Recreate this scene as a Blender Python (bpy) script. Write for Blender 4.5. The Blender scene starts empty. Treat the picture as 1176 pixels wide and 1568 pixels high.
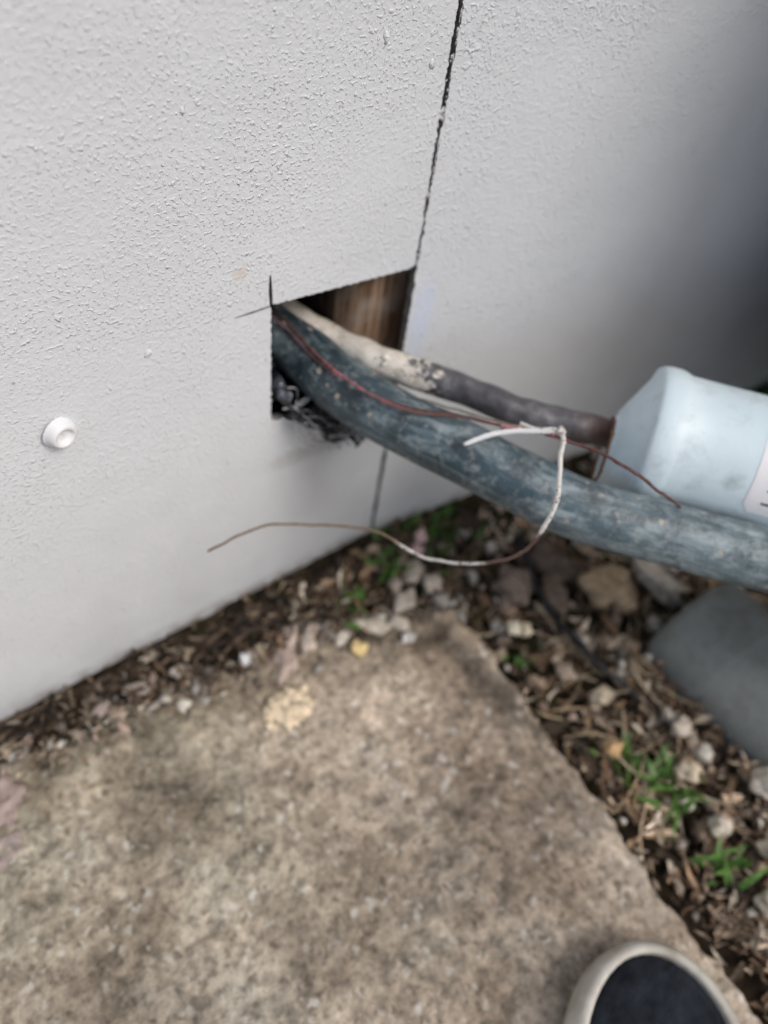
import bpy, bmesh, math, random
import numpy as np
from mathutils import Vector as V, Matrix, noise
random.seed(7); rng=random.Random(11)
sc=bpy.context.scene
MM=.001
def mm(p): return V((p[0]*MM,p[1]*MM,p[2]*MM))
def fn(x,y,z=0,s=1.0): return noise.noise(V((x*s,y*s,z*s+z*3.7)))

# ------------------------------------------------------------------ helpers
def mesh_obj(name,verts,faces,mat=None,cols=None,uvs=None,smooth=True,parent=None):
    me=bpy.data.meshes.new(name); me.from_pydata([tuple(v) for v in verts],[],faces); me.update()
    if cols is not None:
        a=me.color_attributes.new("col","FLOAT_COLOR","POINT")
        a.data.foreach_set("color",np.array([(c[0],c[1],c[2],1.0) for c in cols],dtype=np.float32).ravel())
    if uvs is not None:
        ul=me.uv_layers.new(name="UVMap")
        li=np.zeros(len(me.loops),dtype=np.int32); me.loops.foreach_get("vertex_index",li)
        ul.data.foreach_set("uv",np.array(uvs,dtype=np.float32)[li].ravel())
    if smooth: me.polygons.foreach_set("use_smooth",[True]*len(me.polygons))
    ob=bpy.data.objects.new(name,me); sc.collection.objects.link(ob)
    if mat: me.materials.append(mat)
    if parent: ob.parent=parent
    return ob
def empty(name):
    e=bpy.data.objects.new(name,None); e.empty_display_size=.05; sc.collection.objects.link(e); return e
def catmull(pts,n):
    P=[V(p) for p in pts]; P=[P[0]*2-P[1]]+P+[P[-1]*2-P[-2]]; out=[]
    for i in range(1,len(P)-2):
        a,b,c,d=P[i-1],P[i],P[i+1],P[i+2]
        for k in range(n):
            t=k/n
            out.append(.5*((2*b)+(c-a)*t+(2*a-5*b+4*c-d)*t*t+(3*b-a-3*c+d)*t**3))
    out.append(P[-2]); return out
def tube(path,rad,seg=24,jit=0,cap=True,js=60):
    n=len(path); v=[];f=[];uv=[]; L=0
    up=V((0,0,1)); nrm=None
    tot=sum((path[i+1]-path[i]).length for i in range(n-1))
    for i in range(n):
        t=(path[min(i+1,n-1)]-path[max(i-1,0)]).normalized()
        if nrm is None:
            nrm=t.cross(up); nrm=nrm.normalized() if nrm.length>1e-3 else V((1,0,0))
        else: nrm=(nrm-t*nrm.dot(t)).normalized()
        bn=t.cross(nrm)
        if i: L+=(path[i]-path[i-1]).length
        r=rad(L/tot) if callable(rad) else rad
        for k in range(seg):
            a=2*math.pi*k/seg; dr=nrm*math.cos(a)+bn*math.sin(a)
            p=path[i]+dr*r
            rr=r+(jit*noise.noise(p*js) if jit else 0)
            v.append(path[i]+dr*rr); uv.append((k/seg,L/tot))
    for i in range(n-1):
        for k in range(seg):
            k2=(k+1)%seg
            f.append((i*seg+k,i*seg+k2,(i+1)*seg+k2,(i+1)*seg+k))
    if cap:
        f.append(tuple(range(seg))[::-1]); f.append(tuple((n-1)*seg+k for k in range(seg)))
    return v,f,uv

# ------------------------------------------------------------------ materials
class M:
    def __init__(s,name,rough=.6,spec=.4):
        s.m=bpy.data.materials.new(name); s.m.use_nodes=True; s.nt=s.m.node_tree; s.N=s.nt.nodes; s.L=s.nt.links
        s.b=s.N["Principled BSDF"]; s.b.inputs["Roughness"].default_value=rough
        s.b.inputs["Specular IOR Level"].default_value=spec
        s.tc=s.N.new("ShaderNodeTexCoord")
    def new(s,t,**k):
        n=s.N.new(t)
        for a,b in k.items(): setattr(n,a,b)
        return n
    def lk(s,a,b): s.L.new(a,b)
    def noise(s,scale,detail=4,rough=.55,vec=None,dist=0):
        n=s.new("ShaderNodeTexNoise"); n.inputs["Scale"].default_value=scale; n.inputs["Detail"].default_value=detail
        n.inputs["Roughness"].default_value=rough; n.inputs["Distortion"].default_value=dist
        s.lk(vec if vec is not None else s.tc.outputs["Object"],n.inputs["Vector"]); return n.outputs["Fac"]
    def voro(s,scale,out="Color",feature="F1",vec=None):
        n=s.new("ShaderNodeTexVoronoi"); n.feature=feature; n.inputs["Scale"].default_value=scale
        s.lk(vec if vec is not None else s.tc.outputs["Object"],n.inputs["Vector"]); return n.outputs[out]
    def ramp(s,fac,stops,interp="LINEAR"):
        n=s.new("ShaderNodeValToRGB"); n.color_ramp.interpolation=interp; e=n.color_ramp.elements
        while len(e)<len(stops): e.new(.5)
        for el,(p,c) in zip(e,stops):
            el.position=p
            c=(c,c,c) if not isinstance(c,(tuple,list)) else c
            el.color=(c[0],c[1],c[2],1)
        s.lk(fac,n.inputs["Fac"]); return n.outputs["Color"]
    def mix(s,fac,a,b,mode="MIX"):
        n=s.new("ShaderNodeMix",data_type="RGBA",blend_type=mode)
        for i,(sock,val) in enumerate(zip([n.inputs[0],n.inputs[6],n.inputs[7]],(fac,a,b))):
            if isinstance(val,bpy.types.NodeSocket): s.lk(val,sock)
            elif isinstance(val,(tuple,list)): sock.default_value=(val[0],val[1],val[2],1)
            elif i: sock.default_value=(val,val,val,1)
            else: sock.default_value=val
        return n.outputs[2]
    def math(s,op,a,b=0.0,clamp=False):
        n=s.new("ShaderNodeMath",operation=op,use_clamp=clamp)
        for sock,val in ((n.inputs[0],a),(n.inputs[1],b)):
            if isinstance(val,bpy.types.NodeSocket): s.lk(val,sock)
            else: sock.default_value=val
        return n.outputs[0]
    def bump(s,h,dist,strength=1.0,prev=None):
        n=s.new("ShaderNodeBump"); n.inputs["Strength"].default_value=strength; n.inputs["Distance"].default_value=dist
        s.lk(h,n.inputs["Height"])
        if prev is not None: s.lk(prev,n.inputs["Normal"])
        return n.outputs["Normal"]
    def fin(s,col=None,nrm=None,rough=None):
        if col is not None:
            if isinstance(col,(tuple,list)): s.b.inputs["Base Color"].default_value=(col[0],col[1],col[2],1)
            else: s.lk(col,s.b.inputs["Base Color"])
        if nrm is not None: s.lk(nrm,s.b.inputs["Normal"])
        if rough is not None: s.lk(rough,s.b.inputs["Roughness"])
        return s.m

def wall_mat():
    m=M("white_wall_paint",.40,.5)
    sp=m.new("ShaderNodeSeparateXYZ"); m.lk(m.tc.outputs["Object"],sp.inputs[0]); x,z=sp.outputs[0],sp.outputs[2]
    big=m.noise(6,3); col=m.ramp(big,[(.3,(.74,.765,.79)),(.7,(.80,.825,.85))])
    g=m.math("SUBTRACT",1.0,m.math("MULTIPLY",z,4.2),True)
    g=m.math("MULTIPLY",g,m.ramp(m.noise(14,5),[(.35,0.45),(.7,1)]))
    col=m.mix(m.math("MULTIPLY",g,.60),col,(.42,.42,.41))  # light falloff on the lower wall, painted as a grey gradient
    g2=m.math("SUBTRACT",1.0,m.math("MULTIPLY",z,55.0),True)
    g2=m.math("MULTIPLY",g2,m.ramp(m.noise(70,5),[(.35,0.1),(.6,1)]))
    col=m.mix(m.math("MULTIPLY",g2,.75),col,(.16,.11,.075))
    def spot(cx,cz,rx,rz):
        a=m.math("DIVIDE",m.math("SUBTRACT",x,cx),rx); b=m.math("DIVIDE",m.math("SUBTRACT",z,cz),rz)
        d=m.math("ADD",m.math("MULTIPLY",a,a),m.math("MULTIPLY",b,b))
        return m.ramp(m.math("ADD",d,m.math("MULTIPLY",m.math("SUBTRACT",m.noise(180,3),.5),1.4)),[(.1,1),(1.0,0)])
    col=m.mix(m.math("MULTIPLY",spot(-.135,.336,.006,.005),.4),col,(.70,.50,.34))
    col=m.mix(m.math("MULTIPLY",spot(.011,.25,.012,.045),.8),col,(.70,.78,.92))
    col=m.mix(m.math("MULTIPLY",spot(-.08,.16,.045,.012),.35),col,(.35,.33,.30))
    v=m.voro(60,"Distance"); vr=m.voro(60,"Color"); svr=m.new("ShaderNodeSeparateColor"); m.lk(vr,svr.inputs[0])
    speck=m.math("MULTIPLY",m.ramp(v,[(.03,1),(.08,0)]),m.ramp(svr.outputs[0],[(.80,0),(.84,1)]))
    col=m.mix(m.math("MULTIPLY",speck,.55),col,(.22,.18,.14))
    d1=m.ramp(m.noise(520,0.5,.4),[(.56,0),(.72,1)],"EASE")
    d2=m.ramp(m.noise(250,1.0,.4),[(.62,0),(.78,1)],"EASE")
    pat=m.ramp(m.noise(11,3),[(.38,.25),(.62,1)])
    soft=m.ramp(m.noise(300,2,.5),[(.35,0),(.75,1)])
    h=m.math("ADD",m.math("MULTIPLY",m.math("ADD",d1,m.math("MULTIPLY",d2,1.4)),pat),m.math("MULTIPLY",soft,.5))
    n=m.bump(h,.00060,.75)
    n=m.bump(m.noise(22,3),.004,.3,n)
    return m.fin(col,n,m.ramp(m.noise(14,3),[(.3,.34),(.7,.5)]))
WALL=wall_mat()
def simple(name,c1,c2,scale,rough=.7,bs=.001,bscale=None,spec=.3,bstr=.6):
    m=M(name,rough,spec); col=m.ramp(m.noise(scale,5),[(.3,c1),(.7,c2)])
    n=m.bump(m.noise(bscale or scale*3,4),bs,bstr); return m.fin(col,n)
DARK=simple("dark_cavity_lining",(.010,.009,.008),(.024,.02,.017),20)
CORE=simple("fibre_cement_edge",(.16,.155,.145),(.42,.41,.39),150)
JOINT=simple("aged_joint_sealant",(.03,.03,.03),(.30,.30,.30),170,.8,.002)

def concrete():
    m=M("aged_aggregate_concrete",.9,.2)
    at=m.new("ShaderNodeAttribute",attribute_name="col")
    ob=m.tc.outputs["Object"]
    base=m.ramp(m.noise(9,5,.62),[(.30,(.25,.195,.145)),(.5,(.355,.295,.23)),(.70,(.45,.40,.33))])
    col=m.mix(1.0,base,m.ramp(m.noise(150,4,.65),[(.3,.5),(.5,1.0),(.7,1.35)]),"MULTIPLY")
    col=m.mix(1.0,col,m.ramp(m.noise(60,4,.65,None,.4),[(.34,.58),(.5,1.0),(.64,1.30)]),"MULTIPLY")
    wv=m.new("ShaderNodeVectorMath",operation="ADD")
    nn=m.new("ShaderNodeTexNoise"); nn.inputs["Scale"].default_value=110; m.lk(ob,nn.inputs["Vector"])
    sc_=m.new("ShaderNodeVectorMath",operation="SCALE"); sc_.inputs["Scale"].default_value=.012; m.lk(nn.outputs["Color"],sc_.inputs[0])
    m.lk(ob,wv.inputs[0]); m.lk(sc_.outputs[0],wv.inputs[1]); wv=wv.outputs[0]
    for scale,lo,hi,thr,c,amt in ((150,.20,.50,.80,(.60,.55,.48),.6),(90,.12,.40,.88,(.68,.64,.58),.75),(140,.2,.48,.78,(.11,.08,.06),.62),(75,.12,.38,.90,(.14,.10,.075),.5)):
        off=m.new("ShaderNodeVectorMath",operation="ADD"); m.lk(wv,off.inputs[0]); off.inputs[1].default_value=(scale*.37,scale*.11,0)
        d=m.voro(scale,"Distance",vec=off.outputs[0]); cc=m.voro(scale,"Color",vec=off.outputs[0])
        s=m.new("ShaderNodeSeparateColor"); m.lk(cc,s.inputs[0])
        k=m.math("MULTIPLY",m.ramp(d,[(lo,1),(hi,0)]),m.ramp(s.outputs[0],[(thr-.02,0),(thr,1)]))
        col=m.mix(m.math("MULTIPLY",k,amt),col,c)
    col=m.mix(1.0,col,at.outputs["Color"],"MULTIPLY")
    n=m.bump(m.noise(300,4,.7),.0014,.8); n=m.bump(m.noise(60,4),.004,.6,n)
    return m.fin(col,n)
CONC=concrete()
def soil():
    m=M("soil",.95,.15); col=m.ramp(m.noise(45,6,.65),[(.3,(.020,.014,.009)),(.55,(.05,.035,.023)),(.75,(.13,.095,.065))])
    far=m.ramp(m.noise(3,4),[(.4,(.9,.9,.9)),(.7,(.8,1.1,.7))]); col=m.mix(1.0,col,far,"MULTIPLY")
    return m.fin(col,m.bump(m.noise(220,5,.7),.004,.9))
SOIL=soil()
def attr_mat(name,rough=.8,spec=.25,scale=300,bs=.0006):
    m=M(name,rough,spec); at=m.new("ShaderNodeAttribute",attribute_name="col")
    col=m.mix(1.0,at.outputs["Color"],m.ramp(m.noise(scale,4),[(.3,.6),(.7,1.3)]),"MULTIPLY")
    return m.fin(col,m.bump(m.noise(scale*1.7,3),bs,.6))
LITTER=attr_mat("dry_leaf_litter"); STONE=attr_mat("pebble_stone",.8,.2,150); GRASS=attr_mat("grass_blade",.5,.4); SHADE_LEAF=attr_mat("shade_leaf",.55,.35,scale=60)

# ------------------------------------------------------------------ wall
wall=empty("house_wall")
TOP=2.4
def sstep(a,b,x):
    t=max(0,min(1,(x-a)/(b-a))); return t*t*(3-2*t)
def gapw(z): return .0023+.0014*sstep(.34,.42,z)+.0018*(1-sstep(.10,.17,z))
zs=[]; z=0
while z<.62: zs.append(z); z+=.0016
zs+= [.7,1.0,1.5,TOP]
def jl(z):
    a=.0012*noise.noise(V((3.3,0,z*150)))+.0013*noise.noise(V((8.3,0,z*520)))
    return -.0015-gapw(z)*.5+a*.9
def jr(z):
    a=.0012*noise.noise(V((13.3,0,z*140)))+.0014*noise.noise(V((18.3,0,z*560)))
    return max(-.0015+gapw(z)*.5+a*.9+.0002, jl(z)+.0003)
HB=.152; HT=.2995
poly=[(-1.8,0)]
x=-1.0
while x<-.010: poly.append((x,.0035*noise.noise(V((x*30,1,2)))+.0016*noise.noise(V((x*130,1,2))))); x+=.004
poly+=[(jl(z),z) for z in zs if z<HB-.001]
low=[(-.0055,.152),(-.02,.153),(-.039,.156),(-.052,.167),(-.06,.170),(-.072,.181),(-.084,.186),(-.092,.199),(-.102,.203),(-.115,.2105)]
for (ax_,az),(bx,bz) in zip(low[:-1],low[1:]):
    for k in range(5):
        t=k/5; xx=ax_+(bx-ax_)*t; zz=az+(bz-az)*t
        poly.append((xx+.0014*noise.noise(V((xx*500,zz*500,1))),zz+.0030*noise.noise(V((xx*400,zz*300,5)))))
z=.2105
while z<.304: poly.append((-.115+.0013*noise.noise(V((z*300,4,4))),z)); z+=.002
poly+=[(-.1152,.3060),(-.127,.3057),(-.1395,.3063),(-.1402,.3070),(-.127,.3073),(-.1158,.3074),(-.1166,.317),(-.1160,.3285),(-.1149,.3289),(-.1140,.317),(-.1138,.3078)]
x=-.112
while x<-.007: poly.append((x,.3072+(HT-.3072)*(x+.112)/.108+.0013*noise.noise(V((x*350,7,7))))); x+=.002
poly+=[(jl(z),z) for z in zs if z>=HT]
poly+=[(-1.8,TOP)]
def panel(name,poly,thick,mapf,parent):
    bm=bmesh.new(); vs=[bm.verts.new((p[0],0,p[1])) for p in poly]
    es=[bm.edges.new((vs[i],vs[(i+1)%len(vs)])) for i in range(len(vs))]
    bmesh.ops.triangle_fill(bm,use_beauty=True,use_dissolve=False,edges=es,normal=V((0,-1,0)))
    bmesh.ops.recalc_face_normals(bm,faces=bm.faces)
    e=bmesh.ops.extrude_face_region(bm,geom=bm.faces[:])
    nv=[g for g in e["geom"] if isinstance(g,bmesh.types.BMVert)]
    for v in nv: v.co.y+=thick
    bmesh.ops.recalc_face_normals(bm,faces=bm.faces)
    for v in bm.verts: v.co=mapf(v.co)
    me=bpy.data.meshes.new(name); bm.normal_update(); bm.to_mesh(me); bm.free()
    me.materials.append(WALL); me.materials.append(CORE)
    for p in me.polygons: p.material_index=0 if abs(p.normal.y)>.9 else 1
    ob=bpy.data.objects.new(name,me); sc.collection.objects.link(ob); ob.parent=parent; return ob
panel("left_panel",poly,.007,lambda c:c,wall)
rp=[(jr(z),z) for z in zs]+[(.62,TOP),(.62,0)]
x=.60
while x>.01: rp.append((x,.001*noise.noise(V((x*80,3,2))))); x-=.008
D2=V((.992,-.129,0)).normalized()
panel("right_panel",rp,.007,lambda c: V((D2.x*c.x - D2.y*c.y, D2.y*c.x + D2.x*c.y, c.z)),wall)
def box(name,a,b,mat,parent=None,bev=0):
    v=[(x,y,z) for x in (a[0],b[0]) for y in (a[1],b[1]) for z in (a[2],b[2])]
    f=[(0,1,3,2),(4,6,7,5),(0,4,5,1),(2,3,7,6),(0,2,6,4),(1,5,7,3)]
    ob=mesh_obj(name,v,f,mat,smooth=False,parent=parent)
    if bev:
        md=ob.modifiers.new("b","BEVEL"); md.width=bev; md.segments=2
    return ob
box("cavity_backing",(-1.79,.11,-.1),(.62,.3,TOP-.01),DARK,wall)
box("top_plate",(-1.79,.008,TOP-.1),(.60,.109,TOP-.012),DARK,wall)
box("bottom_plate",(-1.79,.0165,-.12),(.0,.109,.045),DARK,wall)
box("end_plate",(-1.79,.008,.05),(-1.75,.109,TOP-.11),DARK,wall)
box("end_return",(.60,-.06,-.05),(.606,.3,TOP),WALL,wall)
v=[];f=[]
for z in [.302+.0022*i for i in range(140)]+[.8,1.4,TOP-.12]:
    for xx in (-.006,-.0028,-.0002,.003): v.append((xx,.0052+.0022*noise.noise(V((xx*700,z*260,3)))+.0025*noise.noise(V((1,z*60,8))),z))
n_=len(v)//4
for i in range(n_-1):
    for j in range(3): q=i*4+j; f.append((q,q+1,q+5,q+4))
ob=mesh_obj("joint_sealant",v,f,JOINT,parent=wall)
for vv in ob.data.vertices: vv.co.y=max(vv.co.y,.0032)
m=M("weathered_timber",.85,.15)
mp=m.new("ShaderNodeMapping"); mp.inputs["Scale"].default_value=(1,1,.06); m.lk(m.tc.outputs["Object"],mp.inputs[0])
gr=m.noise(260,5,.6,mp.outputs[0]); col=m.ramp(gr,[(.3,(.085,.052,.035)),(.5,(.21,.135,.085)),(.7,(.36,.26,.18))])
col=m.mix(m.ramp(m.noise(45,4),[(.45,0),(.65,.45)]),col,(.38,.33,.29))
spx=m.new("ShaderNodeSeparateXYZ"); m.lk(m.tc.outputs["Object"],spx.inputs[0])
col=m.mix(1.0,col,m.ramp(m.math("ADD",m.math("MULTIPLY",m.math("ADD",spx.outputs[0],.05),22.0),m.math("MULTIPLY",m.noise(60,4),.5)),[(.40,.30),(.95,1.1)]),"MULTIPLY")  # left part darkened in the colour, standing for its shaded face
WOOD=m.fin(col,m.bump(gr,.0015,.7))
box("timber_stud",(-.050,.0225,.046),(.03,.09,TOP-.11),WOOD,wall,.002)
def blob(v,f,c,p,r,col,sq=(1,1,1),sub=1,jitter=.35,rot=None,fr=1.3):
    bm=bmesh.new(); bmesh.ops.create_icosphere(bm,subdivisions=sub,radius=1)
    o=len(v); seed=rng.random()*100
    R=rot or Matrix.Rotation(rng.random()*6.28,3,'Z')
    for q in bm.verts:
        k=1+jitter*noise.noise(q.co*fr+V((seed,seed,0)))
        d=V((q.co.x*sq[0],q.co.y*sq[1],q.co.z*sq[2]))*r*k
        v.append(V(p)+R@d); c.append(col)
    for t in bm.faces: f.append(tuple(o+w.index for w in t.verts))
    bm.free()
I3=Matrix.Identity(3)
v=[];f=[];c=[]
for z,s,side in ((.401,.0026,0),(.398,.0024,.6),(.352,.0022,0),(.349,.0014,1),(.36,.0013,1),(.385,.0013,-1),(.43,.0013,1.2),(.418,.0012,-1),(.33,.0013,0),(.312,.0014,1),(.304,.0016,-1),(.12,.0014,0)):
    for q in range(4):
        blob(v,f,c,(-.0015+side*.0014+rng.gauss(0,.0006),.0012,z+rng.gauss(0,.0014)),s*rng.uniform(.35,.7),(.66,.66,.66),(.9,.7,1.3),2,.9,I3,2.2)
for i in range(150):
    z=rng.uniform(.30,.50); blob(v,f,c,(-.0015+rng.choice((-1,1))*(gapw(z)*.5+rng.uniform(-.0004,.0004)),.0006,z),rng.uniform(.0004,.0009),(.6,.6,.6),(.8,.7,rng.uniform(1,2.5)),1,.9,I3,2.2)
PAINTA=attr_mat("loose_paint_filler",.6,.3,scale=500)
mesh_obj("joint_filler",v,f,PAINTA,cols=c,parent=wall)
v=[];f=[];c=[]
for i in range(80):
    x=rng.uniform(-.36,-.01); z=rng.uniform(.02,.47); r=rng.uniform(.0005,.0012)
    if -.145<x<0 and .14<z<.33: continue
    blob(v,f,c,(x,0,z),r,(.7,.7,.72),(1,.25,rng.uniform(1,2.2)),2,.6,I3)
for x,z,r in ((-.048,.447,.0022),(-.015,.43,.002),(-.195,.302,.002),(-.1,.17,.0022),(-.09,.165,.002),(-.035,.143,.003),(-.06,.158,.003),(-.052,.150,.002)):
    blob(v,f,c,(x,0,z),r,(.72,.72,.73),(1,.35,1.4),2,.7,I3)
mesh_obj("paint_nibs",v,f,WALL,parent=wall)

def lathe(profile,seg,org,axis,centers=None,ref=V((0,0,1))):
    a=V(axis).normalized(); u=a.cross(ref).normalized(); w=a.cross(u); v=[];f=[];uv=[]
    for i,(s,r) in enumerate(profile):
        cc=V(org)+a*s if centers is None else centers[i]
        for k in range(seg):
            t=2*math.pi*k/seg; v.append(cc+(u*math.cos(t)+w*math.sin(t))*r); uv.append((k/seg,s))
    for i in range(len(profile)-1):
        for k in range(seg):
            k2=(k+1)%seg; f.append((i*seg+k,i*seg+k2,(i+1)*seg+k2,(i+1)*seg+k))
    f.append(tuple(range(seg))); f.append(tuple((len(profile)-1)*seg+k for k in range(seg))[::-1])
    return v,f,uv
capm=simple("painted_cap",(.80,.81,.82),(.86,.87,.88),60,.35,.0002)
v,f,uv=lathe([(0,.0106),(.0008,.0100),(.0020,.0092),(.0040,.0084),(.0054,.0077),(.0060,.0068),(.0059,.0060),(.0052,.0053),(.0036,.0048),(.0030,.003),(.0030,.0003)],56,(-.253,-.0003,.269),(0.25,-1,-.05))
v=[p+V((.0009*noise.noise(p*70),0,.0009*noise.noise(p*70+V((5,5,5))))) for p in v]
mesh_obj("plastic_screw_cap",v,f,capm)

# ------------------------------------------------------------------ big conduit
def pipe_mat():
    m=M("weathered_grey_conduit_pvc",.42,.5)
    uvn=m.new("ShaderNodeUVMap"); mp=m.new("ShaderNodeMapping"); mp.inputs["Scale"].default_value=(2.4,6,1); m.lk(uvn.outputs[0],mp.inputs[0])
    st=m.noise(3.0,6,.72,mp.outputs[0],.8)
    sp=m.new("ShaderNodeSeparateXYZ"); m.lk(uvn.outputs[0],sp.inputs[0]); t=sp.outputs[1]
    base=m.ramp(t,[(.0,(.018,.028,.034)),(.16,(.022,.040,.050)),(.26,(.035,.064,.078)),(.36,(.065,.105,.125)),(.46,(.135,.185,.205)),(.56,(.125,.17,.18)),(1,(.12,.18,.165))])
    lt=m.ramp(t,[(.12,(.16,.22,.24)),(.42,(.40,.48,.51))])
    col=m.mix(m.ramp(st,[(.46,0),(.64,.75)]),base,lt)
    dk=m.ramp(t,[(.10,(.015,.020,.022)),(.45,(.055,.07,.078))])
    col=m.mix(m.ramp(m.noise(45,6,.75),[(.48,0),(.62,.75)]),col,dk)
    col=m.mix(m.ramp(m.noise(170,4,.6),[(.52,0),(.70,.55)]),col,(.32,.36,.36))
    v=m.voro(95,"Distance"); vc=m.voro(95,"Color"); s=m.new("ShaderNodeSeparateColor"); m.lk(vc,s.inputs[0])
    k=m.math("MULTIPLY",m.ramp(m.math("ADD",v,m.math("MULTIPLY",m.noise(400,2),.3)),[(.26,1),(.38,0)]),m.ramp(s.outputs[0],[(.70,0),(.74,1)]))
    col=m.mix(m.math("MULTIPLY",k,.8),col,(.46,.40,.32))
    return m.fin(col,m.bump(m.noise(180,4),.0010,.7),m.ramp(st,[(.3,.30),(.7,.62)]))
bigp=[(-150,160,285),(-128,115,272),(-103,70,258),(-81,34,244),(-71,-19,238),(-56,-61,235),(-35,-106,234),(0,-173,228),(40,-220,224),(88,-277,224),(150,-350,222),(215,-430,190),(265,-490,110),(285,-515,-60)]
path=catmull([mm(p) for p in bigp],10)
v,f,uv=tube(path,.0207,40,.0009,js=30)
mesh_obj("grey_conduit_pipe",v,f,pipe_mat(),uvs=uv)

# ------------------------------------------------------------------ small pipe
m=M("overpainted_conduit",.5,.4)
uvn=m.new("ShaderNodeUVMap"); sp=m.new("ShaderNodeSeparateXYZ"); m.lk(uvn.outputs[0],sp.inputs[0]); t=sp.outputs[1]
grey=m.ramp(m.noise(90,5,.6),[(.3,(.040,.040,.046)),(.55,(.10,.098,.108)),(.75,(.24,.235,.25))])
cream=m.ramp(m.noise(110,5,.65),[(.3,(.36,.30,.23)),(.45,(.64,.59,.51)),(.7,(.80,.76,.69))])
cream=m.mix(m.ramp(t,[(.12,.65),(.34,0)]),cream,(.20,.15,.11))
e=m.math("ADD",t,m.math("MULTIPLY",m.math("SUBTRACT",m.noise(75,5,.7),.5),.40))
mask=m.ramp(e,[(.50,1),(.53,0)])
col=m.mix(mask,grey,cream)
col=m.mix(m.math("MULTIPLY",m.ramp(t,[(.80,0),(.87,1)]),.5),col,(.20,.10,.06))
SP=m.fin(col,m.bump(m.noise(160,4),.0010,.7))
small=[(-110,110,285),(-92,75,270),(-73,39,257),(-55,7,249),(-37,-31,251),(-6,-68,246),(22,-105,241),(50,-130,236),(73,-147,231),(98,-172,229)]
v,f,uv=tube(catmull([mm(p) for p in small],14),.0104,32,.0016,js=70)
mesh_obj("thin_conduit_pipe",v,f,SP,uvs=uv)
v=[];f=[];c=[]
for p,r in (((-42,-30,258),.004),((-35,-38,257),.0038),((-40,-36,251),.003),((-18,-57,254),.003),((-10,-65,253),.0025),((-28,-45,256),.0035)):
    blob(v,f,c,mm(p),r,(.72,.68,.60),(1.4,1,.6),3,1.1,None,2.0)
mesh_obj("dried_paint_lump",v,f,PAINTA,cols=c)

# ------------------------------------------------------------------ PVC reducer fitting
fit=empty("pvc_pipe_reducer")
m=M("pale_blue_pvc",.40,.5)
col=m.ramp(m.noise(14,4),[(.3,(.62,.755,.81)),(.7,(.72,.83,.875))])
col=m.mix(m.ramp(m.noise(50,6,.75),[(.53,0),(.73,.5)]),col,(.38,.44,.46))
v_=m.voro(36,"Distance"); vc=m.voro(36,"Color"); s=m.new("ShaderNodeSeparateColor"); m.lk(vc,s.inputs[0])
k=m.math("MULTIPLY",m.ramp(m.math("ADD",v_,m.math("MULTIPLY",m.noise(150,4),.5)),[(.3,1),(.55,0)]),m.ramp(s.outputs[0],[(.7,0),(.76,1)]))
col=m.mix(m.math("MULTIPLY",k,.4),col,(.18,.20,.20))
PVC=m.fin(col,m.bump(m.noise(90,4),.0008,.5),m.ramp(m.noise(40,4),[(.3,.32),(.7,.6)]))
ax=V((52,-70,3)).normalized(); c0=mm((63,-152,224)); c1=mm((81,-162,241))
prof=[];cen=[]
def ring(cn,r): prof.append((0,r)); cen.append(cn)
ring(c0+ax*.012,.019); ring(c0+ax*.001,.0215); ring(c0,.023); ring(c0+ax*.0008,.025); ring(c0+ax*.003,.0262)
for t in (.15,.35,.55,.75,.92): ring(c0.lerp(c1,t)+ax*.001,.0262+(.0450-.0262)*t)
ring(c1,.0462); ring(c1+ax*.003,.0478); ring(c1+ax*.007,.0484); ring(c1+ax*.014,.0482); ring(c1+ax*.018,.0470); ring(c1+ax*.0205,.0458)
ring(c1+ax*.04,.0456); ring(c1+ax*.12,.0456); ring(c1+ax*.2,.0456); ring(c1+ax*.202,.044)
v,f,uv=lathe(prof,72,c0,ax,cen)
mesh_obj("reducer_body",v,f,PVC,parent=fit)
tp=[c1+ax*.19,c1+ax*.26,c1+ax*.34+V((0,0,-.01)),c1+ax*.40+V((0,0,-.06)),c1+ax*.42+V((0,0,-.16)),c1+ax*.42+V((0,0,-.34))]
v,f,uv=tube(catmull(tp,8),.043,48); mesh_obj("buried_pipe",v,f,PVC,uvs=uv,parent=fit)
rustm=simple("rusty_sealant",(.12,.055,.03),(.30,.17,.09),200,.85,.001)
uax=ax.cross(V((0,0,1))).normalized(); wax=ax.cross(uax)
pts=[c0+ax*.0005+(uax*math.cos(a)+wax*math.sin(a))*.0235 for a in [i*math.pi*2/40 for i in range(41)]]
v,f,uv=tube(pts,.0016,8,.0010,js=300); mesh_obj("sealant_ring",v,f,rustm,parent=fit)
view=(V((-.315,-.333,.6))-(c1+ax*.08)); va=math.atan2(view.dot(wax),view.dot(uax))
def patch(s0,s1,a0,a1,r,rc,n=16):
    v=[];f=[]
    for i in range(n+1):
        s=s0+(s1-s0)*i/n
        for j in range(n+1):
            a=a0+(a1-a0)*j/n; aa=a
            ds=min(i,n-i)/n*(s1-s0)
            if ds<rc:
                q=rc-math.sqrt(max(0,rc*rc-(rc-ds)**2)); fr=1-2*q/((a1-a0)*r); aa=(a0+a1)/2+(a-(a0+a1)/2)*fr
            v.append(c1+ax*s+(uax*math.cos(aa)+wax*math.sin(aa))*r)
    for i in range(n):
        for j in range(n): k=i*(n+1)+j; f.append((k,k+1,k+n+2,k+n+1))
    return v,f
LAB=simple("label_paper",(.84,.84,.86),(.88,.88,.89),60,.5,.0002)
INK=simple("label_ink",(.02,.02,.025),(.04,.04,.05),60,.5,.0001)
v,f=patch(.068,.15,va-.62,va+.72,.04585,.006); mesh_obj("sticker",v,f,LAB,parent=fit)
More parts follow.
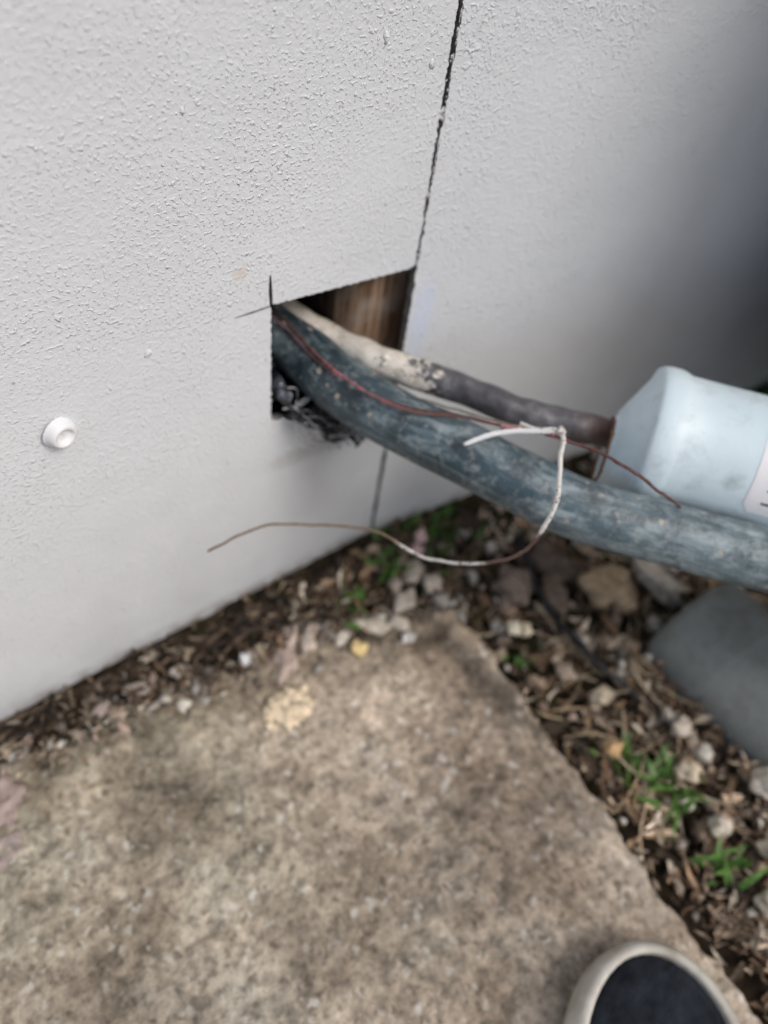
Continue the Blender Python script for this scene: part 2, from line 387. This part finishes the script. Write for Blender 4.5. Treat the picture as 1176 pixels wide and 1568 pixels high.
for k,(s,a,ls,la) in enumerate([(.078,-.45,.004,.10),(.085,-.45,.004,.10),(.081,-.41,.01,.02),(.078,.1,.03,.03),(.078,.2,.04,.03),(.078,.3,.03,.03),(.078,-.2,.05,.05),(.078,.5,.03,.04)]):
    v,f=patch(s,s+ls,va+a,va+a+la,.04600,.0002,4); mesh_obj("print_%d"%k,v,f,INK,parent=fit)

# ------------------------------------------------------------------ wires
def wire(name,pts,r,mat,n=10,jitp=.6,seg=10,parent=None):
    P=catmull([mm(p) for p in pts],n)
    P=[p+V((noise.noise(p*90),noise.noise(p*90+V((7,0,0))),noise.noise(p*90+V((0,9,0)))))*jitp*MM for p in P]
    v,f,uv=tube(P,r,seg,.0004,js=600); return mesh_obj(name,v,f,mat,uvs=uv,parent=parent)
def wire_mat(name,stops,patch=None,scale=240,thr=(.55,.62),rough=.5):
    m=M(name,rough,.4); uvn=m.new("ShaderNodeUVMap"); sp=m.new("ShaderNodeSeparateXYZ"); m.lk(uvn.outputs[0],sp.inputs[0])
    tt=m.math("ADD",sp.outputs[1],m.math("MULTIPLY",m.math("SUBTRACT",m.noise(150,3),.5),.06))
    col=m.ramp(tt,stops)
    if patch: col=m.mix(m.ramp(m.noise(scale,3),[(thr[0],0),(thr[1],1)]),col,patch)
    return m.fin(col,m.bump(m.noise(500,3),.0004,.6))
RED=[(-125,110,300),(-108,75,284),(-90,35,271),(-84,-2,261),(-78,-40,260),(-61,-75,258),(-32,-105,262),(-20,-122,264),(-5,-143,268),(7,-169,273),(14,-194,275),(26,-210,266),(58,-225,237),(80,-235,211)]
mr=wire_mat("old_red_insulation",[(0,(.07,.04,.04)),(.25,(.09,.045,.045)),(.34,(.42,.15,.18)),(.46,(.17,.07,.06)),(.54,(.10,.05,.045)),(.60,(.60,.26,.28)),(.67,(.36,.12,.12)),(.70,(.13,.045,.035)),(1,(.095,.04,.032))],(.13,.085,.08),scale=260,thr=(.50,.60))
wires=empty("loose_electrical_wires")
wire("red_wire",RED,.00105,mr,parent=wires)
WHT=[(-10,-128,266),(-8,-139,270),(0,-150,274),(-4,-158,274),(-12,-165,271),(-27,-182,258),(-36,-187,244),(-48,-187,225),(-61,-176,210),(-71,-159,196),(-80,-139,184),(-85,-124,182),(-91,-108,182),(-104,-91,180),(-125,-73,177),(-150,-58,177),(-170,-53,174),(-194,-50,168)]
wh=(.70,.68,.63)
mw=wire_mat("bared_wire",[(0,wh),(.27,wh),(.29,(.10,.055,.045)),(.40,(.13,.075,.06)),(.43,wh),(.58,wh),(.61,(.17,.12,.08)),(.8,(.20,.15,.10)),(1,(.17,.12,.08))],(.22,.16,.12),scale=330,thr=(.58,.64))
wire("bare_wire",WHT,lambda t:.0015 if t<.28 else (.0012 if t<.62 else .00095),mw,parent=wires)
ms=wire_mat("white_insulation",[(0,(.74,.75,.76)),(1,(.78,.78,.78))],(.5,.45,.4),thr=(.66,.7))
wire("white_stub",[(-48,-119,259),(-34,-123,263),(-18,-132,267),(-2,-147,272),(1,-152,273)],lambda t:.0018*(.7+.3*math.sin(min(t*5,1.57))),ms,parent=wires)
wire("thin_wire",[(-76,20,248),(-60,-20,252),(-46,-50,247),(-42,-67,252),(-30,-92,257),(-18,-118,263),(-6,-140,268)],.0007,wire_mat("grey_wire",[(0,(.12,.12,.11)),(1,(.26,.24,.18))]),parent=wires)
wire("red_wire_strand",[(-128,110,296),(-110,72,281),(-92,31,267),(-86,-4,259),(-80,-34,259),(-65,-63,257),(-50,-82,258),(-34,-101,262),(-20,-124,265)],.0006,mr,parent=wires)
v=[];f=[];c=[]
for p,r,cl in (((-2,-147,271),.0022,(.5,.2,.2)),((1,-151,274),.0026,(.7,.66,.62)),((-8,-139,268),.0018,(.5,.2,.2)),((-14,-131,266),.0018,(.6,.32,.32)),((-27,-182,258),.002,(.72,.70,.66)),((-20,-123,264),.0016,(.55,.25,.25))):
    blob(v,f,c,mm(p),r,cl,(1,1,1),2,1.0,None,2.5)
mesh_obj("twisted_join",v,f,PAINTA,cols=c,parent=wires)

# ------------------------------------------------------------------ crumpled plastic in the opening
m=M("torn_black_plastic",.18,.8); col=m.ramp(m.noise(60,4,.6),[(.48,(.014,.016,.022)),(.62,(.07,.075,.09)),(.70,(.42,.44,.48))]); PL=m.fin(col,m.bump(m.noise(110,3),.003,.8))
pl=catmull([mm(p) for p in [(-106,26,252),(-109,10,236),(-106,3,222),(-100,-8,214),(-90,-14,205),(-78,-12,198),(-64,-10,190),(-52,-8,180),(-42,-5,168)]],14)
v=[];f=[];W=16
for i,p in enumerate(pl):
    for j in range(W):
        q=p+V((.0,.034,.004))*(j/W-.34)+V((.4,0,.8))*(.0035*math.sin(j*.9+i*.12))
        s=V((noise.noise(q*60),noise.noise(q*60+V((5,1,0))),noise.noise(q*60+V((0,9,3)))))
        s2=V((noise.noise(q*190),noise.noise(q*190+V((5,1,0))),noise.noise(q*190+V((0,9,3)))))
        v.append(q+s*.010+s2*.0022)
for i in range(len(pl)-1):
    for j in range(W-1): k=i*W+j; f.append((k,k+1,k+W+1,k+W))
mesh_obj("torn_plastic_sheet",v,f,PL)
v=[];f=[]
for i in range(26):
    b=pl[rng.randrange(15,len(pl)-8)]+V((rng.uniform(-.008,.008),rng.uniform(-.018,-.004),rng.uniform(-.006,.006)))
    d=V((rng.uniform(.4,1),rng.uniform(-.3,.1),rng.uniform(-.8,0))).normalized()*rng.uniform(.012,.032)
    pp=[b,b+d*.35+V((rng.uniform(-.004,.004),0,rng.uniform(-.006,.004))),b+d*.7+V((0,0,rng.uniform(-.005,.005))),b+d]
    a,b2,_=tube(catmull(pp,5),rng.choice([.0003,.0005,.0008]),6); o=len(v); v+=a; f+=[tuple(o+k for k in q) for q in b2]
mesh_obj("tangled_strands",v,f,simple("silvery_strand",(.05,.05,.055),(.55,.56,.58),90,.25,.0005,None,.8))

# ------------------------------------------------------------------ slab
def lerp_tab(tab,q):
    if q<=tab[0][0]: return tab[0][1]
    for (a,b),(c_,d) in zip(tab[:-1],tab[1:]):
        if q<=c_: return b+(d-b)*(q-a)/(c_-a)
    return tab[-1][1]
BACK=[(-1.6,-.03),(-.42,-.026),(-.37,-.030),(-.31,-.034),(-.236,-.042),(-.171,-.056),(-.107,-.064),(-.06,-.078),(-.02,-.098),(.015,-.106)]
RIGHT=[(-1.6,-.03),(-.488,-.013),(-.429,-.013),(-.364,-.006),(-.302,.000),(-.232,.006),(-.167,.013),(-.10,.014)]
xs=sorted(set(list(np.arange(-1.6,-.46,.04))+list(np.arange(-.46,.036,.003))))
ys=sorted(set(list(np.arange(-1.6,-.56,.04))+list(np.arange(-.56,-.012,.003))))
v=[];f=[];c=[]
for y in ys:
    for x in xs:
        ye=lerp_tab(BACK,x)+.016*noise.noise(V((x*30,2.2,0)))+.011*noise.noise(V((x*90,y*60,0)))+.006*noise.noise(V((x*230,y*200,0)))
        xe=lerp_tab(RIGHT,y)+.005*noise.noise(V((4.1,y*30,0)))+.0045*noise.noise(V((x*60,y*110,0)))
        db=ye-y; dr=xe-x; d=min(db,dr)
        h=-.075*(1-sstep(-.010,.003,dr))
        hb=-.05*(1-sstep(-.026,.006,db))
        z=min(h,hb)+.0020*fn(x,y,0,14)+.0016*fn(x,y,3,60)+.0011*fn(x,y,7,160)
        z-=.008*max(0,1-max(0,db)/.045)*(.5+.9*fn(x,y,1,45))*(1 if d>0 else 0)
        z+=.004*(1-sstep(0,.03,abs(dr-.014)))*(1 if -.24<y else .3)
        z-=.006*math.exp(-((x-(-.018-.1*(y+.16)))/.010)**2)*sstep(-.26,-.2,y)*(1-sstep(-.13,-.1,y))
        k=1.0
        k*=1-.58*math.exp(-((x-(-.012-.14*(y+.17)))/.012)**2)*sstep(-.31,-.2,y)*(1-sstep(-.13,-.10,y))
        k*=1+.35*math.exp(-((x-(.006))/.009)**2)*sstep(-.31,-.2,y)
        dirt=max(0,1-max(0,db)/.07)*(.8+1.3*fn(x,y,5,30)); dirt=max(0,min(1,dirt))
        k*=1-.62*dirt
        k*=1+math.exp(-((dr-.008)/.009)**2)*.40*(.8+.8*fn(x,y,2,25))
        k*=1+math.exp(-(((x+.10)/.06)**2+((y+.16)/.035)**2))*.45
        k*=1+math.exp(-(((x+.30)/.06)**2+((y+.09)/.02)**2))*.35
        k*=1+.36*fn(x,y,6,13)+.26*fn(x,y,8,34)
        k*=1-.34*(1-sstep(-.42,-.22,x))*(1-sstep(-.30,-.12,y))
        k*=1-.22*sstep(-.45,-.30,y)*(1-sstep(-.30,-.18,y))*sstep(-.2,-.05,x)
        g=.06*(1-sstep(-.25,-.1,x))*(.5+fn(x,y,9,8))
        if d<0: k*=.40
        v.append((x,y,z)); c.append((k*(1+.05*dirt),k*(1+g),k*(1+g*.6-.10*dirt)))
nx=len(xs)
for j in range(len(ys)-1):
    for i in range(nx-1): k=j*nx+i; f.append((k,k+1,k+nx+1,k+nx))
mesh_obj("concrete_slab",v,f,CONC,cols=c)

# ------------------------------------------------------------------ ground
xs=sorted(set([-40,-20,-10,-5,-3,-2,-1.2,-.8]+list(np.arange(-.5,.75,.006))+[.85,1,1.3,2,3,5,10,20,40]))
ys=sorted(set([-40,-20,-10,-5,-3,-2,-1.3,-.9]+list(np.arange(-.7,.06,.006))+[.2,.5,1,2,5,10,20,40]))
v=[];f=[]
def soilz(x,y):
    z=-.030+.008*fn(x,y,0,14)+.005*fn(x,y,4,45)+.003*fn(x,y,4,140)
    if x<.05: z+=.014*(1-sstep(-.02,.05,x))*sstep(-.12,-.06,y)
    z+=.010*sstep(-.10,0,y)
    return z
for y in ys:
    for x in xs: v.append((x,y,soilz(x,y) if abs(x)<1 and abs(y)<1 else -.03))
nx=len(xs)
for j in range(len(ys)-1):
    for i in range(nx-1): k=j*nx+i; f.append((k,k+1,k+nx+1,k+nx))
mesh_obj("ground",v,f,SOIL)

# ------------------------------------------------------------------ litter
v=[];f=[];c=[]
PAL=[(.17,.11,.07),(.26,.18,.11),(.08,.055,.035),(.40,.31,.22),(.12,.085,.06),(.22,.145,.09),(.52,.45,.36),(.05,.036,.026),(.30,.24,.18),(.06,.045,.03)]
def chip(x,y,z,L,W,yaw,curl,tilt,col,roll=.5):
    o=len(v); n=5; R=Matrix.Rotation(yaw,3,'Z')@Matrix.Rotation(tilt,3,'Y')@Matrix.Rotation(rng.uniform(-roll,roll),3,'X')
    bend=rng.uniform(-.35,.35); tp=rng.uniform(.3,.9)
    for i in range(n+1):
        t=i/n*2-1; w=W*(1-t*t*tp)*(.65+.7*rng.random())
        cz=curl*L*(t*t)
        for s in (-1,0,1):
            p=R@V((t*L/2+rng.uniform(-.04,.04)*L,s*w/2+bend*L*t*t*.5,cz+(0 if s else -W*.15)))
            v.append((x+p.x,y+p.y,z+p.z)); k=rng.uniform(.75,1.25); c.append((col[0]*k,col[1]*k,col[2]*k))
    for i in range(n):
        for s in (0,1): k=o+i*3+s; f.append((k,k+1,k+4,k+3))
def inslab(x,y): return y<lerp_tab(BACK,x)-.004 and x<lerp_tab(RIGHT,y)-.002
def scatter(n,x0,x1,y0,y1,zo,Ls,Ws,br=1.0,clump=1.0):
    for k in range(n):
        x=rng.uniform(x0,x1); y=rng.uniform(y0,y1)
        if y>-.129*max(x,0)-.002: continue
        if inslab(x,y): continue
        cl=.5+1.1*fn(x,y,2,26)
        if rng.random()>cl+.45: continue
        L=rng.uniform(*Ls); W=L*rng.uniform(*Ws); col=rng.choice(PAL)
        b=br*rng.uniform(.7,1.25)*(.55+.9*max(0,.5+fn(x,y,6,18)*1.2)*clump); col=tuple(q*b for q in col)
        chip(x,y,soilz(x,y)+rng.uniform(.0,zo),L,W,rng.uniform(0,6.28),rng.uniform(-.15,.35),rng.uniform(-.5,.5),col)
scatter(4200,.0,.45,-.62,-.02,.014,(.004,.020),(.06,.35),1.0)
scatter(550,.0,.35,-.60,-.03,.018,(.015,.038),(.10,.40),1.0)
scatter(1300,.02,.25,-.6,-.25,.016,(.008,.03),(.06,.30),1.5)
scatter(600,.3,.75,-.4,-.03,.012,(.008,.035),(.12,.5),.6)
scatter(1500,-.42,.06,-.075,-.001,.012,(.003,.016),(.10,.4),.42)
scatter(600,-.15,.07,-.11,-.01,.018,(.004,.022),(.10,.4),.85)
for i in range(220):
    x=rng.uniform(-.44,-.05); y=-.003-rng.uniform(0,.022)-(.012 if x>-.2 else 0)
    chip(x,y,-.012+rng.uniform(0,.013),rng.uniform(.015,.05),rng.uniform(.0015,.005),rng.uniform(-.45,.35),.03,0,rng.choice([(.035,.025,.019),(.06,.042,.03),(.14,.10,.07),(.022,.016,.012)]))
for i in range(230):
    x=rng.uniform(.02,.30); y=rng.uniform(-.6,-.12)
    chip(x,y,soilz(x,y)+.016,rng.uniform(.03,.075),rng.uniform(.001,.003),rng.uniform(0,6.28),.03,rng.uniform(-.2,.2),rng.choice([(.42,.33,.22),(.30,.22,.14),(.5,.42,.3),(.1,.07,.05)]))
for i in range(170):
    x=rng.uniform(-.42,.005); y=lerp_tab(BACK,x)-abs(rng.gauss(0,.016))
    chip(x,y,.0005,rng.uniform(.002,.010),rng.uniform(.0008,.003),rng.uniform(0,6.28),.1,0,rng.choice(PAL))
mesh_obj("leaf_litter",v,f,LITTER,cols=c,smooth=False)

# ------------------------------------------------------------------ pebbles
v=[];f=[];c=[]
ST=[(.45,.37,.27),(.54,.51,.45),(.36,.27,.20),(.24,.20,.17),(.48,.37,.30),(.62,.58,.50)]
for x,y,z,r,cl,sq in [(160,-177,-4,21,(.46,.34,.22),(1.1,.95,.8)),(82,-122,-8,18,(.25,.195,.155),(1,.95,.8)),(212,-196,-8,20,(.50,.45,.38),(1.5,.6,.5)),(230,-180,-8,14,(.46,.40,.34),(1.5,.5,.5)),
    (48,-158,-2,5.5,(.80,.74,.58),(1,1,.8)),(56,-166,-2,5.5,(.80,.70,.5),(1,1,.8)),(112,-150,-8,14,(.17,.13,.10),(1.3,.9,.7)),(136,-121,-14,20,(.13,.10,.08),(1.3,.9,.6)),(-86,-100,3,7,(.76,.58,.28),(1,.9,.9)),(-43,-115,3,5.5,(.72,.70,.66),(1,.9,.7)),
    (-173,-55,1,5,(.72,.72,.72),(1,1,.7)),(-378,-64,-3,14,(.34,.27,.24),(1.4,1,.6)),(-392,-92,-4,12,(.32,.265,.24),(1,1.4,.5)),(-140,-68,-3,13,(.50,.40,.34),(1.9,.7,.5)),(-116,-66,-2,9,(.56,.48,.41),(1.6,.7,.5)),
    (-93,-82,-1,6,(.60,.54,.46),(1.3,1,.6)),(-62,-86,-1,9,(.56,.50,.41),(1.7,.8,.45)),(-22,-82,-1,9,(.50,.44,.37),(1.4,.9,.5)),(37,-31,0,7,(.70,.48,.46),(1.2,.8,.4)),(26,-40,-2,6,(.60,.42,.40),(1.1,.9,.5)),(5,-60,-2,9,(.50,.43,.36),(1.5,.8,.5)),
    (-18,-62,-3,7,(.42,.36,.30),(1.5,.8,.5)),(14,-78,-3,8,(.50,.44,.37),(1.2,1,.5)),(-40,-98,0,7,(.56,.50,.42),(1.4,1,.4)),
    (-260,-30,-2,6,(.36,.30,.26),(1.7,.8,.5)),(-290,-30,-2,5,(.36,.30,.27),(1.5,.9,.5)),(-225,-33,-2,5,(.46,.42,.37),(1.2,.9,.6)),(43,-290,-4,7,(.60,.40,.2),(1,1,.7)),(82,-339,-4,9,(.60,.51,.38),(1,1,.7)),(132,-386,-4,12,(.64,.59,.50),(1,1,.7)),(93,-420,-4,10,(.58,.50,.39),(1,1,.7)),(60,-445,-4,11,(.60,.54,.43),(1,1,.7)),(40,-500,-4,12,(.60,.54,.45),(1,1,.7)),
    (70,-250,-6,8,(.5,.42,.32),(1.2,1,.7)),(110,-310,-6,8,(.55,.48,.4),(1.2,1,.7)),(60,-215,-6,7,(.4,.32,.25),(1.2,1,.7)),(112,-445,-4,9,(.62,.56,.46),(1.2,1,.7)),(70,-385,-4,7,(.62,.56,.46),(1.2,1,.7))]:
    blob(v,f,c,mm((x,y,z)),r*MM,cl,sq,3,.8,None,1.5)
for i in range(600):
    x=rng.uniform(0,.4); y=rng.uniform(-.6,-.03)
    if inslab(x,y): continue
    blob(v,f,c,(x,y,soilz(x,y)+rng.uniform(.004,.014)),rng.choice([.0015,.002,.003,.004,.005,.008]),rng.choice(ST),(1,rng.uniform(.6,1),.7),2,.9,None,1.6)
for i in range(300):
    x=rng.uniform(-.42,.03); y=lerp_tab(BACK,x)+rng.gauss(-.004,.012)
    if y>-.018: continue
    q=rng.uniform(.4,1.0)
    cc=rng.choice(ST); blob(v,f,c,(x,y,rng.uniform(-.008,-.001)),rng.choice([.0012,.0018,.0025,.004,.006]),(cc[0]*q,cc[1]*q,cc[2]*q),(1.3,rng.uniform(.6,1),.6),2,.9,None,1.6)
mesh_obj("pebbles",v,f,STONE,cols=c)
v=[];f=[];c=[]
for dx,dy,r in ((0,0,11),(11,6,8),(-11,4,7),(8,-7,8),(-4,-9,6),(17,-3,5),(-3,10,7),(-17,-5,4),(20,8,4)):
    blob(v,f,c,mm((-168+dx*1.05,-113+dy,.8)),r*MM,(.80,.66,.47),(1.1,.9,.18),3,1.0,None,2)
mesh_obj("dried_mortar_splash",v,f,STONE,cols=c)

# ------------------------------------------------------------------ grass tufts
v=[];f=[];c=[]
def blade(x,y,z,L,w,yaw,lean):
    o=len(v); n=5; d=V((math.cos(yaw),math.sin(yaw),0)); s=V((-d.y,d.x,0)); k=rng.uniform(.6,1.4); cl=(.085*k,.18*k,.035*k)
    for i in range(n+1):
        t=i/n; p=V((x,y,z))+d*(L*lean*t)+V((0,0,L*(t-lean*.75*t*t)*.8)); ww=w*(1-t**1.6)+.0002
        v.append(p-s*ww/2); v.append(p+s*ww/2); c.append(cl); c.append(cl)
    for i in range(n): k=o+2*i; f.append((k,k+1,k+3,k+2))
for cx,cy,n,L,w,sp in ((62,-338,22,.038,.007,.009),(48,-297,12,.032,.007,.007),(46,-410,16,.034,.006,.009),(45,-22,40,.026,.004,.02),(70,-26,26,.026,.004,.02),(-60,-52,16,.022,.006,.006),(-66,-72,14,.020,.006,.005),(-12,-44,18,.024,.005,.006),(33,-184,9,.018,.004,.005),(5,-20,24,.022,.004,.016),(586,-80,60,.07,.006,.05),(560,-90,30,.06,.006,.03),(520,-85,20,.05,.005,.03)):
    for i in range(n):
        x=cx*MM+rng.gauss(0,sp); y=min(cy*MM+rng.gauss(0,sp),-.006-.129*max(0,cx*MM)); z=max(soilz(x,y),-.02 if not inslab(x,y) else -.002)
        blade(x,y,z+.006,L*rng.uniform(.6,1.2),w*rng.uniform(.6,1.2),rng.uniform(0,6.28),rng.uniform(.3,1))
mesh_obj("grass_tufts",v,f,GRASS,cols=c)

BL=simple("black_rubber",(.012,.012,.014),(.03,.03,.032),100,.4,.0005)
v,f,uv=tube(catmull([mm(p) for p in [(140,-70,-18),(118,-100,-8),(100,-130,-2),(92,-165,-6),(90,-200,-4),(96,-235,-12),(110,-270,-24),(130,-300,-35)]],8),.0030,10)
mesh_obj("black_hose",v,f,BL)

# ------------------------------------------------------------------ buried grey drain pipe
m=M("grey_drain_pvc",.45,.4); col=m.ramp(m.noise(10,4),[(.3,(.19,.21,.20)),(.7,(.28,.30,.285))]); col=m.mix(m.ramp(m.noise(50,5,.7),[(.48,0),(.7,.6)]),col,(.14,.12,.10)); DR=m.fin(col,m.bump(m.noise(80,4),.001,.4))
pr=[(0,.030),(.0,.050),(.003,.056),(.009,.060),(.014,.061),(.06,.061),(.063,.0595),(.066,.058),(.45,.058),(.452,.056)]
v,f,uv=lathe(pr,64,(.208,-.238,-.018),(-.03,-1,0)); mesh_obj("grey_drain_pipe",v,f,DR)

# ------------------------------------------------------------------ sneaker
sh=empty("sneaker")
hd=V((.66,.75,0)).normalized(); sd=V((hd.y,-hd.x,0)); tip=V((-.055,-.403,0))
Ls=.30; HW=.062
def halfw(s):
    t=s/Ls
    if t<.28: return HW*math.sqrt(max(0,1-((.28-t)/.28)**2))
    if t<.65: return HW-.020*sstep(.28,.65,t)
    return (HW-.020)*math.sqrt(max(0,1-((t-.72)/.29)**2)) if t>.72 else HW-.020
def loop(off,z,npts=64,zf=None):
    pts=[]
    ss=[Ls*(.5-.5*math.cos(math.pi*i/(npts//2))) for i in range(npts//2+1)]
    ctr=Ls*.5
    for s in ss: pts.append((s,halfw(s)))
    for s in ss[-2:0:-1]: pts.append((s,-halfw(s)))
    out=[]
    for s,w in pts:
        s2=ctr+(s-ctr)*(1-off/(Ls/2)); w2=w*(1-off/HW)
        zz=z if zf is None else zf(s)
        out.append(tip-hd*s2+sd*w2+V((0,0,zz)))
    return out
def loft(name,loops,mat,cap=False):
    n=len(loops[0]); v=[p for l in loops for p in l]; f=[]
    for i in range(len(loops)-1):
        for k in range(n): k2=(k+1)%n; f.append((i*n+k,i*n+k2,(i+1)*n+k2,(i+1)*n+k))
    if cap: f.append(tuple(range(n))[::-1]); f.append(tuple((len(loops)-1)*n+k for k in range(n)))
    return mesh_obj(name,v,f,mat,parent=sh)
RUB=simple("off_white_rubber",(.34,.31,.25),(.66,.64,.58),35,.6,.001)
loft("sole",[loop(.002,.002),loop(-.001,.004),loop(-.0015,.012),loop(-.001,.026),loop(.0015,.0305),loop(.004,.0325),loop(.0068,.032),loop(.0078,.030),loop(.0080,.024)],RUB,False)
CAN=simple("dark_navy_canvas",(.004,.005,.009),(.020,.026,.036),60,.95,.004,90,bstr=1.0)
def zt(s): return .032+.045*sstep(.03,.13,s)
def up(off,k):
    return loop(off,0,zf=lambda s:.024+(zt(s)-.024)*k+.012*k*sstep(.15,.28,s))
loft("canvas_upper",[up(.0076,0),up(.0088,.35),up(.012,.62),up(.020,.82),up(.030,.95),up(.039,1.0),up(.046,.98)],CAN,True)
wl_=simple("white_stitching",(.6,.58,.52),(.66,.64,.6),60)
for k in range(5):
    s=.125+.017*k; z=zt(s)+.004
    a=[tip-hd*s+sd*.020+V((0,0,z-.006)),tip-hd*(s+.002)+V((0,0,z+.004)),tip-hd*s-sd*.020+V((0,0,z-.006))]
    v,f,uv=tube(catmull(a,6),.0022,8); mesh_obj("lace_%d"%k,v,f,wl_,parent=sh)

# ------------------------------------------------------------------ shrub added out of view to shade the right end of the wall
v=[];f=[];c=[]
shade_shrub=empty("unseen_shade_shrub")
def keep(p):
    return (-.49*(p.x+.315)+.682*(p.y+.333)-.423*(p.z-.6))/.942<-.045 and p.y<-.129*p.x-.012
cnt=0
while cnt<11000:
    p=V((rng.uniform(.26,1.15),rng.uniform(-.75,-.03),rng.uniform(.05,1.45)))
    e=((p.x-.74)/.46)**2+((p.y+.26)/.38)**2+((p.z-.68)/.72)**2
    if e>1+.25*noise.noise(p*6) or not keep(p): continue
    cnt+=1
    L=rng.uniform(.035,.07); w=L*.5; a=V((rng.gauss(0,1),rng.gauss(0,1),rng.gauss(0,.6))).normalized(); b=a.cross(V((rng.gauss(0,1),rng.gauss(0,1),rng.gauss(0,1)))).normalized()
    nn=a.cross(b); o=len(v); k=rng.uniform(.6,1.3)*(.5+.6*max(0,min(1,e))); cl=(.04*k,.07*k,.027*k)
    v+=[p-a*L/2,p+b*w/2+nn*.003,p+a*L/2,p-b*w/2+nn*.003]; c+=[cl]*4; f.append((o,o+1,o+2,o+3))
mesh_obj("shade_foliage",v,f,SHADE_LEAF,cols=c,smooth=False,parent=shade_shrub)
SHADE_BARK=simple("shade_bark",(.09,.07,.05),(.16,.12,.09),60)
for k in range(7):
    a=k*.9; q=V((.76,-.36,-.05)); e=V((.76+.25*math.cos(a),-.36+.22*math.sin(a),.85+.1*math.sin(k)))
    v,f,uv=tube(catmull([q,q.lerp(e,.35)+V((0,0,.08)),e],8),lambda t:.016*(1-.8*t),10,.002); mesh_obj("shade_limb_%d"%k,v,f,SHADE_BARK,parent=shade_shrub)

# ------------------------------------------------------------------ light, camera
w=bpy.data.worlds.new("World"); sc.world=w; w.use_nodes=True; nt=w.node_tree
bg=nt.nodes["Background"]; sky=nt.nodes.new("ShaderNodeTexSky"); sky.sky_type='NISHITA'; sky.sun_disc=False
el=math.radians(50); sdir=V((.30,-.85,0)).normalized()
sky.sun_elevation=el; sky.sun_rotation=math.atan2(sdir.x,sdir.y); sky.dust_density=4; sky.air_density=1.0; sky.ozone_density=1.0
nt.links.new(sky.outputs[0],bg.inputs[0]); bg.inputs[1].default_value=.118
sl=bpy.data.lights.new("sun","SUN"); sl.energy=1.35; sl.angle=math.radians(20); sl.color=(1,.985,.965)
so=bpy.data.objects.new("sun",sl); sc.collection.objects.link(so)
tosun=V((sdir.x*math.cos(el),sdir.y*math.cos(el),math.sin(el))); so.rotation_euler=tosun.to_track_quat('Z','Y').to_euler(); so.location=tosun*3
cd=bpy.data.cameras.new("camera"); cam=bpy.data.objects.new("camera",cd); sc.collection.objects.link(cam); sc.camera=cam
Rm=Matrix(((.8019,.4052,-.4391),(-.5864,.6745,-.4485),(.1144,.6171,.7785)))
cam.matrix_world=Matrix.Translation((-.315,-.333,.6))@Rm.to_4x4()
cd.sensor_fit='VERTICAL'; cd.sensor_height=36; cd.sensor_width=27; cd.lens=27.02; cd.clip_start=.01; cd.clip_end=200
cd.dof.use_dof=True; cd.dof.focus_distance=.385; cd.dof.aperture_fstop=3.4
sc.view_settings.view_transform='Standard'; sc.view_settings.look='None'; sc.view_settings.exposure=0
